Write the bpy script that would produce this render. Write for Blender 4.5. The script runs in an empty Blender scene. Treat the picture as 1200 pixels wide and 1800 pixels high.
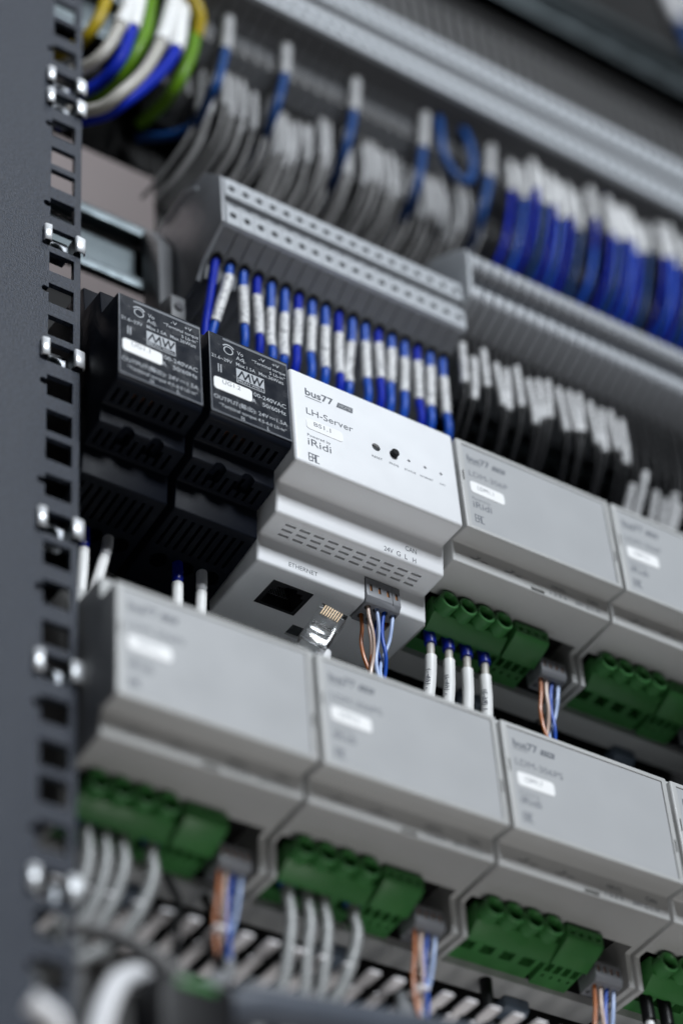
import bpy, bmesh, math, random
from mathutils import Vector, Matrix
random.seed(7)
MM = 0.001
scene = bpy.context.scene
COL = scene.collection

# ------------------------------------------------------------------ camera
f_px, yaw, pit, roll = 4266.2, math.radians(36.995), math.radians(41.973), math.radians(-5.133)
CAM = Vector((-345.168, -480.974, -602.403)) * MM
fw = Vector((math.sin(yaw)*math.cos(pit), math.cos(yaw)*math.cos(pit), math.sin(pit)))
r0 = fw.cross(Vector((0, 0, 1))).normalized(); u0 = r0.cross(fw)
cr, sr = math.cos(roll), math.sin(roll)
rr = cr*r0 + sr*u0; uu = -sr*r0 + cr*u0
cd = bpy.data.cameras.new('camera'); cam = bpy.data.objects.new('camera', cd); COL.objects.link(cam)
M = Matrix((rr, uu, -fw)).transposed().to_4x4(); M.translation = CAM
cam.matrix_world = M
cd.sensor_fit = 'VERTICAL'; cd.sensor_height = 36.0; cd.lens = f_px*36/1800
cd.clip_start = 0.02; cd.clip_end = 20
cd.dof.use_dof = True; cd.dof.focus_distance = 0.832; cd.dof.aperture_fstop = 3.5
scene.camera = cam

# ------------------------------------------------------------------ world and lamps
w = bpy.data.worlds.new('World'); scene.world = w; w.use_nodes = True
bg = w.node_tree.nodes['Background']; bg.inputs[0].default_value = (0.80, 0.88, 1.0, 1); bg.inputs[1].default_value = 0.005
def area(name, loc, target, sx, sy, power, col):
    l = bpy.data.lights.new(name, 'AREA'); l.shape = 'RECTANGLE'; l.size = sx; l.size_y = sy; l.energy = power; l.color = col
    o = bpy.data.objects.new(name, l); COL.objects.link(o); o.location = loc
    o.rotation_euler = (Vector(target) - Vector(loc)).to_track_quat('-Z', 'Y').to_euler(); return o
area('window_lamp', (0.10, -1.90, 1.08), (0.05, 0, 0), 0.55, 0.5, 62, (0.89, 0.945, 1.0))
area('ceiling_lamp', (0.50, -1.05, 2.20), (0.0, 0, 0.1), 0.9, 0.5, 7, (0.90, 0.95, 1.0))
area('low_fill', (0.02, -0.14, -0.56), (0.03, 0.03, -0.1), 0.22, 0.2, 0.74, (1.0, 0.985, 0.97))  # fill light added below the frame to brighten undersides and duct fingers
area('wall_fill', (-0.35, 0.20, 0.80), (0.17, 0.42, 0.66), 0.3, 0.15, 6.0, (1.0, 0.95, 0.97))  # hidden fill added behind the rack to brighten the visible wall
vs = scene.view_settings
vs.view_transform = 'Standard'; vs.look = 'None'; vs.exposure = 0; vs.gamma = 1; vs.use_curve_mapping = False

# ------------------------------------------------------------------ materials
MAT = {}
def mat(name, col, rough=0.5, metal=0.0, bump=0.0, bscale=800, var=0.0, vscale=60, spec=0.5, rvar=0.08, trans=0, ior=1.45, coat=0):
    m = bpy.data.materials.new(name); m.use_nodes = True; nt = m.node_tree; b = nt.nodes['Principled BSDF']
    b.inputs['Roughness'].default_value = rough; b.inputs['Metallic'].default_value = metal
    b.inputs['Specular IOR Level'].default_value = spec
    b.inputs['Transmission Weight'].default_value = trans; b.inputs['IOR'].default_value = ior
    b.inputs['Coat Weight'].default_value = coat
    tc = nt.nodes.new('ShaderNodeTexCoord')
    n = nt.nodes.new('ShaderNodeTexNoise'); n.inputs['Scale'].default_value = vscale; n.inputs['Detail'].default_value = 5
    nt.links.new(tc.outputs['Object'], n.inputs['Vector'])
    rp = nt.nodes.new('ShaderNodeMapRange'); rp.inputs[1].default_value = .3; rp.inputs[2].default_value = .7
    rp.inputs[3].default_value = 1-var; rp.inputs[4].default_value = 1+var
    nt.links.new(n.outputs['Fac'], rp.inputs[0])
    vm = nt.nodes.new('ShaderNodeVectorMath'); vm.operation = 'SCALE'; vm.inputs[0].default_value = col
    nt.links.new(rp.outputs[0], vm.inputs['Scale']); nt.links.new(vm.outputs[0], b.inputs['Base Color'])
    r2 = nt.nodes.new('ShaderNodeMapRange'); r2.inputs[1].default_value = .3; r2.inputs[2].default_value = .7
    r2.inputs[3].default_value = max(.02, rough-rvar); r2.inputs[4].default_value = min(1, rough+rvar)
    n2 = nt.nodes.new('ShaderNodeTexNoise'); n2.inputs['Scale'].default_value = vscale*3; n2.inputs['Detail'].default_value = 4
    nt.links.new(tc.outputs['Object'], n2.inputs['Vector'])
    nt.links.new(n2.outputs['Fac'], r2.inputs[0]); nt.links.new(r2.outputs[0], b.inputs['Roughness'])
    if bump:
        n3 = nt.nodes.new('ShaderNodeTexNoise'); n3.inputs['Scale'].default_value = bscale; n3.inputs['Detail'].default_value = 3
        nt.links.new(tc.outputs['Object'], n3.inputs['Vector'])
        bp = nt.nodes.new('ShaderNodeBump'); bp.inputs['Strength'].default_value = bump; bp.inputs['Distance'].default_value = 0.0003
        nt.links.new(n3.outputs['Fac'], bp.inputs['Height']); nt.links.new(bp.outputs[0], b.inputs['Normal'])
    MAT[name] = m; return m
def printed(name, base, ink, sx, sz, thr):
    """white sleeve with a row of small dark printed marks round its middle"""
    m = mat(name, base, .45); nt = m.node_tree; b = nt.nodes['Principled BSDF']
    tc = [n for n in nt.nodes if n.type == 'TEX_COORD'][0]
    mp = nt.nodes.new('ShaderNodeMapping'); mp.inputs['Scale'].default_value = (sx, sx, sz); nt.links.new(tc.outputs['Object'], mp.inputs['Vector'])
    n = nt.nodes.new('ShaderNodeTexNoise'); n.inputs['Scale'].default_value = 1; n.inputs['Detail'].default_value = 1; nt.links.new(mp.outputs[0], n.inputs['Vector'])
    mr = nt.nodes.new('ShaderNodeMapRange'); mr.inputs[1].default_value = thr; mr.inputs[2].default_value = thr+.04; nt.links.new(n.outputs['Fac'], mr.inputs[0])
    mx = nt.nodes.new('ShaderNodeMix'); mx.data_type = 'RGBA'; mx.inputs[6].default_value = (*base, 1); mx.inputs[7].default_value = (*ink, 1)
    nt.links.new(mr.outputs[0], mx.inputs[0]); nt.links.new(mx.outputs[2], b.inputs['Base Color'])
mat('server_white', (.755, .765, .785), .42, bump=.04, bscale=1500, var=.015, vscale=40)
mat('module_grey', (.44, .443, .438), .45, bump=.10, bscale=1400, var=.03, vscale=35)
mat('plate_grey', (.40, .408, .418), .38, bump=.06, bscale=1700, var=.014, vscale=14, rvar=.10)
mat('ink', (.10, .11, .13), .6, rvar=.02)
mat('light_ink', (.15, .16, .18), .6, rvar=.02)
mat('sticker', (.88, .88, .88), .35)
mat('black_plastic', (.0042, .0055, .0095), .44, spec=.09, bump=.12, bscale=1200, var=.10, vscale=50)
mat('label_black', (.017, .020, .027), .24, spec=.35, bump=.18, bscale=2400, var=.12, vscale=60)
mat('print_grey', (.40, .42, .45), .5, rvar=.02)
mat('rim_grey', (.12, .13, .15), .4)
mat('green', (.042, .175, .046), .42, bump=.06, bscale=900, var=.08, vscale=60)
mat('connector_grey', (.19, .195, .21), .42, bump=.06)
mat('copper', (.62, .27, .10), .35, 1)
mat('steel', (.10, .117, .125), .5, 1, bump=.04, bscale=500, var=.08)
mat('zinc', (.92, .94, .96), .42, 1, bump=.05, bscale=300, var=.05)
mat('ear_zinc', (.90, .92, .95), .42, .55, bump=.05, bscale=300, spec=.8)
mat('nut_zinc', (.45, .47, .50), .35, 1)
mat('dark_metal', (.05, .05, .055), .45, .8)
mat('terminal_grey', (.25, .26, .28), .45, bump=.10, bscale=900, var=.05)
mat('terminal_shade', (.12, .124, .132), .5, bump=.1, var=.06)  # terminal grey darkened, shade under the far strip put into the colour
mat('bracket_grey', (.11, .113, .12), .5, bump=.1)
mat('terminal_light', (.40, .42, .445), .42, bump=.08, bscale=900, var=.04)
mat('terminal_dark', (.05, .049, .05), .5, bump=.1, var=.1)
mat('powder_black', (.018, .0235, .037), .42, spec=.25, bump=.8, bscale=1500, var=.55, vscale=900, rvar=.08)
mat('wire_blue', (.012, .075, .42), .36, spec=.25, bump=.04, var=.08)
mat('wire_deep_blue', (.006, .022, .36), .45, spec=.12, var=.1)
mat('wire_navy', (.010, .055, .20), .38, spec=.25, var=.1)
mat('ferrule_blue', (.008, .02, .30), .28, var=.05)
mat('wire_beige', (.44, .42, .38), .45, var=.05)
mat('wire_grey', (.19, .186, .184), .5, spec=.25, bump=.1, var=.15)
mat('wire_white', (.78, .78, .80), .42, spec=.25, var=.03)
mat('wire_black', (.006, .006, .007), .45, spec=.2)
mat('wire_orange', (.42, .125, .03), .38, var=.08)
mat('wire_pale_blue', (.34, .44, .68), .38, var=.1)
mat('wire_pale_orange', (.52, .38, .31), .38, var=.1)
mat('wire_green', (.11, .24, .010), .4, spec=.25, var=.1)
mat('wire_yellow', (.40, .29, .012), .4, spec=.25, var=.1)
mat('braid', (.27, .275, .275), .45, .25, bump=.9, bscale=650, var=.25, vscale=500)
mat('cable_slate', (.055, .065, .085), .45, bump=.2, bscale=400, var=.1)
mat('cable_grey', (.21, .215, .225), .5, bump=.1)
mat('duct_white', (.9, .88, .9), .45, var=.04)
mat('duct_dark', (.025, .024, .024), .55, var=.1)
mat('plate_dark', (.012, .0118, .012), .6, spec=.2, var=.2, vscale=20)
mat('wall_paint', (.30, .285, .29), .8, var=.03, vscale=6)
mat('clear_plastic', (.95, .96, .97), .12, trans=1.0, ior=1.45, rvar=.05)
mat('gold', (.20, .15, .10), .45, 1)
mat('lens', (.06, .065, .07), .25)
mat('foot_blue', (.10, .13, .17), .45)
printed('sleeve', (.70, .70, .70), (.20, .20, .22), 1500, 800, .56)
printed('sleeve_mid', (.64, .64, .645), (.14, .14, .15), 1500, 800, .55)
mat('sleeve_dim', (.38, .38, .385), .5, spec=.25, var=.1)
mat('sleeve_plain', (.80, .80, .79), .42, var=.02)

# ------------------------------------------------------------------ mesh tools (all in millimetres)
class MB:
    def __init__(s): s.v = []; s.f = []
    def add(s, vs_, fs): n = len(s.v); s.v += [tuple(x) for x in vs_]; s.f += [tuple(i+n for i in f) for f in fs]; return s
    def box(s, x0, x1, y0, y1, z0, z1):
        return s.add([(x0,y0,z0),(x1,y0,z0),(x1,y1,z0),(x0,y1,z0),(x0,y0,z1),(x1,y0,z1),(x1,y1,z1),(x0,y1,z1)],
                     [(0,3,2,1),(4,5,6,7),(0,1,5,4),(1,2,6,5),(2,3,7,6),(3,0,4,7)])
    def prism(s, prof, x0, x1):          # prof: (y,z) loop
        a = sum(prof[i][0]*prof[(i+1)%len(prof)][1]-prof[(i+1)%len(prof)][0]*prof[i][1] for i in range(len(prof)))
        if a < 0: prof = prof[::-1]
        n = len(prof)
        vv = [(x0,y,z) for y,z in prof]+[(x1,y,z) for y,z in prof]
        ff = [tuple(range(n))[::-1], tuple(range(n,2*n))]+[(i,(i+1)%n,n+(i+1)%n,n+i) for i in range(n)]
        return s.add(vv, ff)
    def tube(s, path, r, n=10, cap=True, rs=None):
        P = [Vector(p) for p in path]; N = len(P)
        t0 = (P[1]-P[0]).normalized(); a = t0.orthogonal().normalized(); rings = []
        for i in range(N):
            t = (P[min(i+1,N-1)]-P[max(i-1,0)]).normalized()
            a = (a - t*a.dot(t)).normalized(); b = t.cross(a); R = rs[i] if rs else r
            rings.append([P[i]+(a*math.cos(2*math.pi*k/n)+b*math.sin(2*math.pi*k/n))*R for k in range(n)])
        vv = [p for g in rings for p in g]
        ff = [(i*n+k, i*n+(k+1)%n, (i+1)*n+(k+1)%n, (i+1)*n+k) for i in range(N-1) for k in range(n)]
        if cap: ff += [tuple(range(n))[::-1], tuple(range((N-1)*n, N*n))]
        return s.add(vv, ff)
    def lathe(s, prof, origin, axis, n=16):      # prof: (radius, distance along axis); open ends
        o = Vector(origin); ax = Vector(axis).normalized(); a = ax.orthogonal().normalized(); b = ax.cross(a)
        vv = [o+ax*d+(a*math.cos(2*math.pi*k/n)+b*math.sin(2*math.pi*k/n))*r for r,d in prof for k in range(n)]
        ff = [(i*n+k, i*n+(k+1)%n, (i+1)*n+(k+1)%n, (i+1)*n+k) for i in range(len(prof)-1) for k in range(n)]
        return s.add(vv, ff)
    def cyl(s, p0, p1, r, n=14): return s.tube([p0, p1], r, n)
    def quad(s, *pts): return s.add(pts, [tuple(range(len(pts)))])
    def mesh(s, name, bevel=0, seg=2, ang=30):
        me = bpy.data.meshes.new(name); bm = bmesh.new()
        vv = [bm.verts.new((x*MM,y*MM,z*MM)) for x,y,z in s.v]
        for f in s.f:
            try: bm.faces.new([vv[i] for i in f])
            except ValueError: pass
        if bevel:
            bmesh.ops.recalc_face_normals(bm, faces=bm.faces)
            es = [e for e in bm.edges if len(e.link_faces) == 2 and e.calc_face_angle(0) > math.radians(ang)]
            bmesh.ops.bevel(bm, geom=es, offset=bevel*MM, segments=seg, profile=.5, affect='EDGES', clamp_overlap=True)
        bm.to_mesh(me); bm.free(); return me
def finish(me, m):
    me.materials.clear(); me.materials.append(MAT[m])
    for p in me.polygons: p.use_smooth = True
    me.set_sharp_from_angle(angle=math.radians(38)); return me
def link(name, me, parent=None, loc=None):
    o = bpy.data.objects.new(name, me); COL.objects.link(o)
    if parent: o.parent = parent
    if loc: o.location = Vector(loc)*MM
    return o
def obj(name, mb, m, parent=None, bevel=0, seg=2, loc=None):
    return link(name, finish(mb.mesh(name, bevel, seg), m), parent, loc)
def boolean(me, cutter, m):
    a = bpy.data.objects.new('tmp_a', me); c = bpy.data.objects.new('tmp_c', cutter); COL.objects.link(a); COL.objects.link(c)
    md = a.modifiers.new('b', 'BOOLEAN'); md.operation = 'DIFFERENCE'; md.object = c; md.solver = 'EXACT'; md.use_self = True
    dg = bpy.context.evaluated_depsgraph_get(); out = bpy.data.meshes.new_from_object(a.evaluated_get(dg))
    bpy.data.objects.remove(a); bpy.data.objects.remove(c); return finish(out, m)
def tag(o, label, cat, group=None):
    o['label'] = label; o['category'] = cat
    if group: o['group'] = group
    return o
def thing(name, label, cat, loc=(0,0,0), group=None):
    o = bpy.data.objects.new(name, None); COL.objects.link(o); o.location = Vector(loc)*MM; o.empty_display_size = .01
    return tag(o, label, cat, group)
def dup(root, loc, label=None, group=None):
    r = root.copy(); COL.objects.link(r); r.location = Vector(loc)*MM
    if label: r['label'] = label
    if group: r['group'] = group
    for ch in list(root.children):
        c = ch.copy(); COL.objects.link(c); c.parent = r
        for g in ch.children:
            d = g.copy(); COL.objects.link(d); d.parent = c
    return r
def smooth(pts, k=6):
    P = [Vector(p) for p in pts]; out = []
    for i in range(len(P)-1):
        a = P[max(i-1,0)]; b = P[i]; c = P[i+1]; d = P[min(i+2,len(P)-1)]
        for j in range(k):
            t = j/k
            out.append(.5*((2*b)+(c-a)*t+(2*a-5*b+4*c-d)*t*t+(3*b-a-3*c+d)*t**3))
    out.append(P[-1]); return out
def plate(outer, holes, thick, bevel=0):
    """flat sheet in (a,b) millimetres with holes punched through; returns (verts, faces), third axis = thickness"""
    cu = bpy.data.curves.new('c', 'CURVE'); cu.dimensions = '2D'; cu.fill_mode = 'BOTH'; cu.extrude = thick/2-bevel; cu.bevel_depth = bevel; cu.bevel_resolution = 0; cu.offset = -bevel
    for loop in [outer]+holes:
        sp = cu.splines.new('POLY'); sp.points.add(len(loop)-1); sp.use_cyclic_u = True
        for p, q in zip(sp.points, loop): p.co = (q[0], q[1], 0, 1)
    o = bpy.data.objects.new('c', cu); COL.objects.link(o)
    me = bpy.data.meshes.new_from_object(o.evaluated_get(bpy.context.evaluated_depsgraph_get()))
    vv = [tuple(v.co) for v in me.vertices]; ff = [tuple(p.vertices) for p in me.polygons]
    bpy.data.objects.remove(o); bpy.data.curves.remove(cu); bpy.data.meshes.remove(me); return vv, ff
def rect(x0, x1, y0, y1): return [(x0,y0),(x1,y0),(x1,y1),(x0,y1)]
def rrect(x0, x1, y0, y1, r, n=4):
    out = []
    for cx, cy, a in ((x1-r,y1-r,0),(x0+r,y1-r,90),(x0+r,y0+r,180),(x1-r,y0+r,270)):
        for k in range(n+1):
            t = math.radians(a+90*k/n); out.append((cx+r*math.cos(t), cy+r*math.sin(t)))
    return out
def circ(cx, cy, r, n=14): return [(cx+r*math.cos(2*math.pi*k/n), cy+r*math.sin(2*math.pi*k/n)) for k in range(n)]
_tc = {}
def glyphs(s, bold=0):
    if (s, bold) in _tc: return _tc[(s, bold)]
    cu = bpy.data.curves.new('t', 'FONT'); cu.body = s; cu.size = 1; cu.resolution_u = 3; cu.offset = bold
    o = bpy.data.objects.new('t', cu); COL.objects.link(o)
    me = bpy.data.meshes.new_from_object(o.evaluated_get(bpy.context.evaluated_depsgraph_get()))
    r = ([tuple(v.co) for v in me.vertices], [tuple(p.vertices) for p in me.polygons])
    bpy.data.objects.remove(o); bpy.data.curves.remove(cu); bpy.data.meshes.remove(me); _tc[(s, bold)] = r; return r
CAPH = max(v[1] for v in glyphs('H')[0])
def text(mb, s, x0, zb, h, x1=None, y=0, bold=0):
    """print on a front face (plane y): left end x0, baseline zb, capital height h, optional right end x1"""
    vv, ff = glyphs(s, bold); k = h/CAPH; mn = min(v[0] for v in vv); mx = max(v[0] for v in vv)
    kx = (x1-x0)/(mx-mn) if x1 else k
    mb.add([(x0+(a-mn)*kx, y, zb+b*k) for a, b, _ in vv], ff)
    return x0+(mx-mn)*kx
def stroke(mb, p, q, wd, y):
    d = Vector((q[0]-p[0], q[1]-p[1])).normalized()*wd/2; nx, nz = -d.y, d.x
    mb.quad((p[0]-d.x-nx,y,p[1]-d.y-nz),(q[0]+d.x-nx,y,q[1]+d.y-nz),(q[0]+d.x+nx,y,q[1]+d.y+nz),(p[0]-d.x+nx,y,p[1]-d.y+nz))
def eac(mb, x, z, wd, h, y, t):
    lw = wd*.26; g = wd*.11
    for i in range(3):
        a = x+i*(lw+g); b = a+lw
        stroke(mb, (a,z), (a,z+h), t, y); stroke(mb, (a,z+h), (b,z+h), t, y-.002)
        if i != 1: stroke(mb, (a,z), (b,z), t, y-.004)
        else: stroke(mb, (b,z), (b,z+h), t, y-.004)
        if i < 2: stroke(mb, (a,z+h*.5), (b,z+h*.5), t, y-.006)
def sticker(parent, x0, x1, z0, z1, y, s=None, tb=None, dirt=False, tx=None):
    tl = random.uniform(-.03, .03); mb = MB(); vv, ff = plate(rrect(x0,x1,z0,z1,1.3), [], .16)
    mb.add([(a, y-.1+c, b+(a-x0-7)*tl) for a, b, c in vv], ff)
    st = obj('sticker', mb, 'sticker', parent)
    if s:
        t = MB(); text(t, s, tx[0], tb, tx[2], tx[1], y-.2); t.v = [(a, b, c+(a-x0-7)*tl) for a, b, c in t.v]; obj('sticker_lettering', t, 'ink', st)
    return st

# ------------------------------------------------------------------ setting: wall, added dark backing sheets, rack post
wall = obj('wall', MB().box(-1500, 1500, 420, 440, -1500, 2000), 'wall_paint'); wall['kind'] = 'structure'
for nm, a in (('dark_backing', (-420, 420, 64, 66, -420, 74)), ('dark_backing', (-13, 480, 64, 66, 74.5, 900)), ('dark_backing', (-420, -13.5, 64, 66, 160, 900))):  # dark sheets added behind the rows so the gaps stay black
    o = obj(nm, MB().box(*a), 'plate_dark', bevel=.5); o['kind'] = 'structure'

tops = []; z = 90.467
seq = [12.7, 15.875, 15.875]
for i in range(0, 26): tops.append((i, z)); z -= seq[i % 3]
z = 90.467
for i in range(-1, -12, -1): z += seq[i % 3]; tops.append((i, z))
tops.sort()
post = thing('rack_post', 'dark powder-coated rack post with a column of square holes', 'rack post', (-82.7, 21, 0))
PW = 400
holes = []
for i, t in tops:
    if (i+30) % 3 == 2:
        c = (-1.25, t-3.6); h = [(0,t), (0, t-2.3)] + [(c[0]+1.45*math.cos(math.radians(a)), c[1]+1.45*math.sin(math.radians(a))) for a in range(50, 311, 20)] + [(0, t-4.9), (0,t-9.5), (9.5,t-9.5), (9.5,t)]
    else: h = [(0,t),(0,t-9.5),(9.5,t-9.5),(9.5,t)]
    holes.append(h)
vv, ff = plate([(-PW,-420),(12.2,-420),(12.2,330),(-PW,330)], holes, 2.0, .12)
obj('front_flange', MB().add([(a, c+1.0, b) for a, b, c in vv], ff), 'powder_black', post)
obj('side_flange', MB().box(-PW, -PW+2, 2.1, 60, -420, 330), 'powder_black', post)

def cage_nut(zc, lab):
    t = thing('cage_nut', lab, 'cage nut', (-78, 21, zc), 'cage nuts clipped in the rack post')
    for sx in (-1, 1):
        pr = [(4.9, 3.5), (4.9, -1.5), (5.0, -1.8), (5.3, -1.95), (8.0, -1.7), (8.3, -1.5), (8.35, -.6)]   # spring ear folded over the hole's edge
        n = len(pr); h = 3.9
        wd = 1 if sx > 0 else .72; pr = [(4.9+(x-4.9)*wd, y) for x, y in pr]
        vv = [(sx*x, y, -h) for x, y in pr]+[(sx*x, y, h) for x, y in pr]
        me = MB().add(vv, [(k, k+1, n+k+1, n+k) for k in range(n-1)]).mesh('clip_ear')
        fo = link('clip_ear', finish(me, 'ear_zinc'), t)
        md = fo.modifiers.new('s', 'SOLIDIFY'); md.thickness = .45*MM; md.offset = 0
    obj('clip_band', MB().box(-5.2, 5.2, 3.6, 4.2, -4.1, -2.9).box(-5.2, -4.6, -1.2, 4.2, -3.9, 3.9).box(4.6, 5.2, -1.2, 4.2, -3.9, 3.9), 'steel', t)
    nut = MB(); vv, ff = plate(rrect(-4.4, 4.4, -4.4, 4.4, .6), [circ(0, 0, 2.6, 20)], 3.6, .2)
    nut.add([(a, c+5.8, b) for a, b, c in vv], ff)
    nt_ = obj('nut', nut, 'nut_zinc', t)
    th_ = MB()
    for k in range(4): th_.lathe([(2.6, 4.2+k*.8), (2.25, 4.6+k*.8), (2.6, 5.0+k*.8)], (0,0,0), (0,1,0), 20)
    obj('thread', th_, 'steel', nt_)
cen = {i: t-4.75 for i, t in tops}
def near(zt): return min(cen.values(), key=lambda c: abs(c-zt))
for zt, lab in ((130.2, 'topmost cage nut in the rack post, above another one'), (117.5, 'cage nut second from the top, right under the topmost'),
                (39, 'cage nut beside the empty steel rail in the rack post'), (-16, 'cage nut just left of the first black power supply face'),
                (-90, 'cage nut left of the white power supply wires'), (-149, 'blurred cage nut left of the lowest row of grey modules'),
                (-228, 'lowest and most blurred cage nut of the rack post')):
    cage_nut(near(zt), lab)

# ------------------------------------------------------------------ rails
def din_rail(x0, x1, zc, lab, y=52.5, slots=True):
    t = thing('din_rail', lab, 'rail', (x0, y, zc), 'steel top-hat rails')
    L = x1-x0
    for s in (-1, 1):
        pr = [(0, s*17.5), (0, s*12.4), (6.6, s*12.4), (6.6, s*13.4), (1.0, s*13.4), (1.0, s*17.5)]
        obj('flange', MB().prism(pr, 0, L), 'steel', t, bevel=.25)
    hs = [rrect(a, a+15, -3.1, 3.1, 3) for a in range(160, int(L)-18, 25)]
    vv, ff = plate(rect(0, L, -12.5, 12.5), hs, 1.0)
    obj('web', MB().add([(a, c+7.1, b) for a, b, c in vv], ff), 'steel', t)
din_rail(-130, 300, 92, 'empty galvanised end of the rail left of the nearest terminal strip')
din_rail(-72, 300, -21, 'rail carrying the black power supplies and white server module', y=58.5)
din_rail(-72, 300, -147, 'rail carrying the lowest row of grey modules', y=58.5)
din_rail(-150, 360, 236, 'rail behind the far terminal strip under the roof of wires')
din_rail(60, 420, 428, 'empty steel rail running across the top right corner')

# ------------------------------------------------------------------ white server module
lh = thing('server_module', 'bright white server module with a network port and rows of vent slots', 'server module', (0, 0, 0))
prof = [(0,0),(0,-44.2),(11.8,-44.4),(13.6,-57.2),(25.2,-57.6),(26.4,-69.0),(58,-69.0),(58,27),(26,27),(25,14),(13,14),(12,0)]
body = MB().prism(prof, .25, 69.75).mesh('housing', 1.3, 4)
cut = MB()
cut.box(2.4, 67.6, 28.8, 56, -66, 24).box(2.4, 67.6, 16, 28.9, -55.2, 12)        # hollow inside
for r in range(3):
    for c in range(10):
        x0 = 6.4+c*5.75+r*.15; y0 = 17.0+r*2.55
        cut.box(x0, x0+4.1, y0, y0+.95, -60, -54)
cut.box(10.4, 26.8, 32.2, 45.3, -72, -60)
cut.box(43.6, 58.4, 20, 36, -72, -58.6)
for x in (34.7, 42.1): cut.cyl((x,-3,-22.5), (x,6,-22.5), 1.75, 24)
for x in (48.6, 55.5, 62.3): cut.cyl((x,-3,-22.5), (x,4,-22.5), .65, 14)
cut.box(29, 35, 49.2, 55.2, -72, -62)
link('housing', boolean(body, cut.mesh('cut'), 'server_white'), lh)
pr_ = MB()
xe = text(pr_, 'bus77', 6.1, -10.6, 3.1, 17.8, -.05, .02)
stroke(pr_, (6.2,-11.6), (12.6,-11.6), .32, -.05)
pr_.quad((19.0,-.05,-10.5),(25.8,-.05,-10.5),(26.1,-.05,-7.9),(19.9,-.05,-7.9))
obj('logo_lettering', pr_, 'ink', lh)
pr_ = MB(); text(pr_, 'HOME', 20.2, -9.9, 1.35, 25.3, -.08, .01); obj('logo_box_lettering', pr_, 'plate_grey', lh)
pr_ = MB()
text(pr_, 'LH-Server', 6.0, -19.9, 2.9, 25.3, -.05)
text(pr_, 'Powered by', 5.7, -30.7, 1.25, 15.2, -.05)
text(pr_, 'iRidi', 5.7, -34.8, 3.2, 15.2, -.05)
eac(pr_, 5.7, -42.1, 3.9, 3.4, -.05, .42)
for s, a, b in (('RESET',32.5,36.9),('PROG',39.8,43.7)): text(pr_, s, a, -28.0, .95, b, -.05)
obj('face_lettering', pr_, 'ink', lh)
pr_ = MB()
for s, a, b in (('STATUS',46.2,51.0),('INTERNET',52.8,58.4),('24V',61.2,63.8)): text(pr_, s, a, -28.0, .85, b, -.05)
obj('indicator_lettering', pr_, 'light_ink', lh)
pr_ = MB()
for s, a, b, zb in (('24V',44.0,47.8,-55.9),('G',49.2,50.9,-55.9),('L',52.7,53.8,-56.0),('H',56.0,57.4,-56.2),('CAN',52.9,57.6,-52.4)):
    vv, ff = glyphs(s); k = 1.9/CAPH; mn = min(v[0] for v in vv); mx = max(v[0] for v in vv)
    pr_.add([(a+(q-mn)*(b-a)/(mx-mn), 11.8+(-44.4-(zb+h*k))*.1406-.06, zb+h*k) for q, h, _ in vv], ff)
obj('bus_port_lettering', pr_, 'ink', lh); pr_ = MB()
vv, ff = glyphs('ETHERNET'); k = 1.7/CAPH; mn = min(v[0] for v in vv); mx = max(v[0] for v in vv)
pr_.add([(12.7+(q-mn)*11.6/(mx-mn), 25.2+(-57.6-(-66.6+h*k))*.105-.06, -66.6+h*k) for q, h, _ in vv], ff)
obj('port_lettering', pr_, 'ink', lh)
sticker(lh, 5.6, 20.6, -27.0, -22.2, 0, 'BS1.1', -24.9, tx=(8.7, 15.6, 1.9))
b_ = MB().lathe([(0,-.2),(1.35,-.2),(1.5,.1),(1.5,5)], (34.7,1.2,-22.5), (0,1,0), 20); obj('reset_button', b_, 'lens', lh)
b_ = MB().lathe([(0,-2.0),(1.3,-2.0),(1.62,-1.7),(1.62,5)], (42.1,.4,-22.5), (0,1,0), 24); obj('program_button', b_, 'wire_black', lh)
for x in (48.6, 55.5, 62.3): obj('indicator', MB().lathe([(0,.8),(.6,1.0),(.6,4)], (x,0,-22.5), (0,1,0), 12), 'connector_grey', lh)
jk = MB(); vv, ff = plate(rect(10.6, 26.6, 32.4, 45.1), [[(a_, 77.5-b_) for a_, b_ in ((12.1,33.6),(25.1,33.6),(25.1,41.2),(23.6,41.2),(23.6,43.0),(20.9,43.0),(20.9,44.2),(16.3,44.2),(16.3,43.0),(13.6,43.0),(13.6,41.2),(12.1,41.2))]], 1.0)
jk.add([(a, b, -68.6+c) for a, b, c in vv], ff)
jack = obj('network_port', jk, 'dark_metal', lh)
obj('port_shell', MB().box(10.8, 12.0, 32.6, 45, -68, -58).box(25.2, 26.4, 32.6, 45, -68, -58).box(12, 25.2, 32.6, 33.4, -68, -58).box(12, 25.2, 44.4, 45, -68, -58).box(10.8, 26.4, 32.6, 45, -58, -57.5), 'dark_metal', jack)
for k in range(8): obj('contact', MB().tube([(14.9+k*1.05, 44.0, -60), (14.9+k*1.05, 42.6, -65.4), (14.9+k*1.05, 41.8, -65.8)], .24, 6), 'zinc', jack)
obj('port_tab', MB().box(16.4, 20.8, 33.5, 34.2, -68, -62), 'wire_black', jack)
obj('second_port', MB().box(29.2, 34.8, 49.4, 55.0, -68.2, -64), 'lens', lh, bevel=.3)
gc = MB().prism([(25.1,-59.0),(24.9,-67.2),(26.4,-69.4),(35.4,-70.6),(35.6,-59.0)], 43.9, 58.1).mesh('bus_connector', .3, 2)
cut = MB()
for k in range(4):
    x = 45.1+k*3.55
    cut.box(x+.2, x+1.25, 24, 26.3, -64.9, -61.7)
    for y in (28.4, 32.6): cut.cyl((x+.9, y, -74), (x+.9, y, -64), 1.15, 14)
cut.box(54.55, 54.75, 24, 25.4, -68.5, -58)
gco = link('bus_connector', boolean(gc, cut.mesh('cut'), 'connector_grey'), lh)
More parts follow.
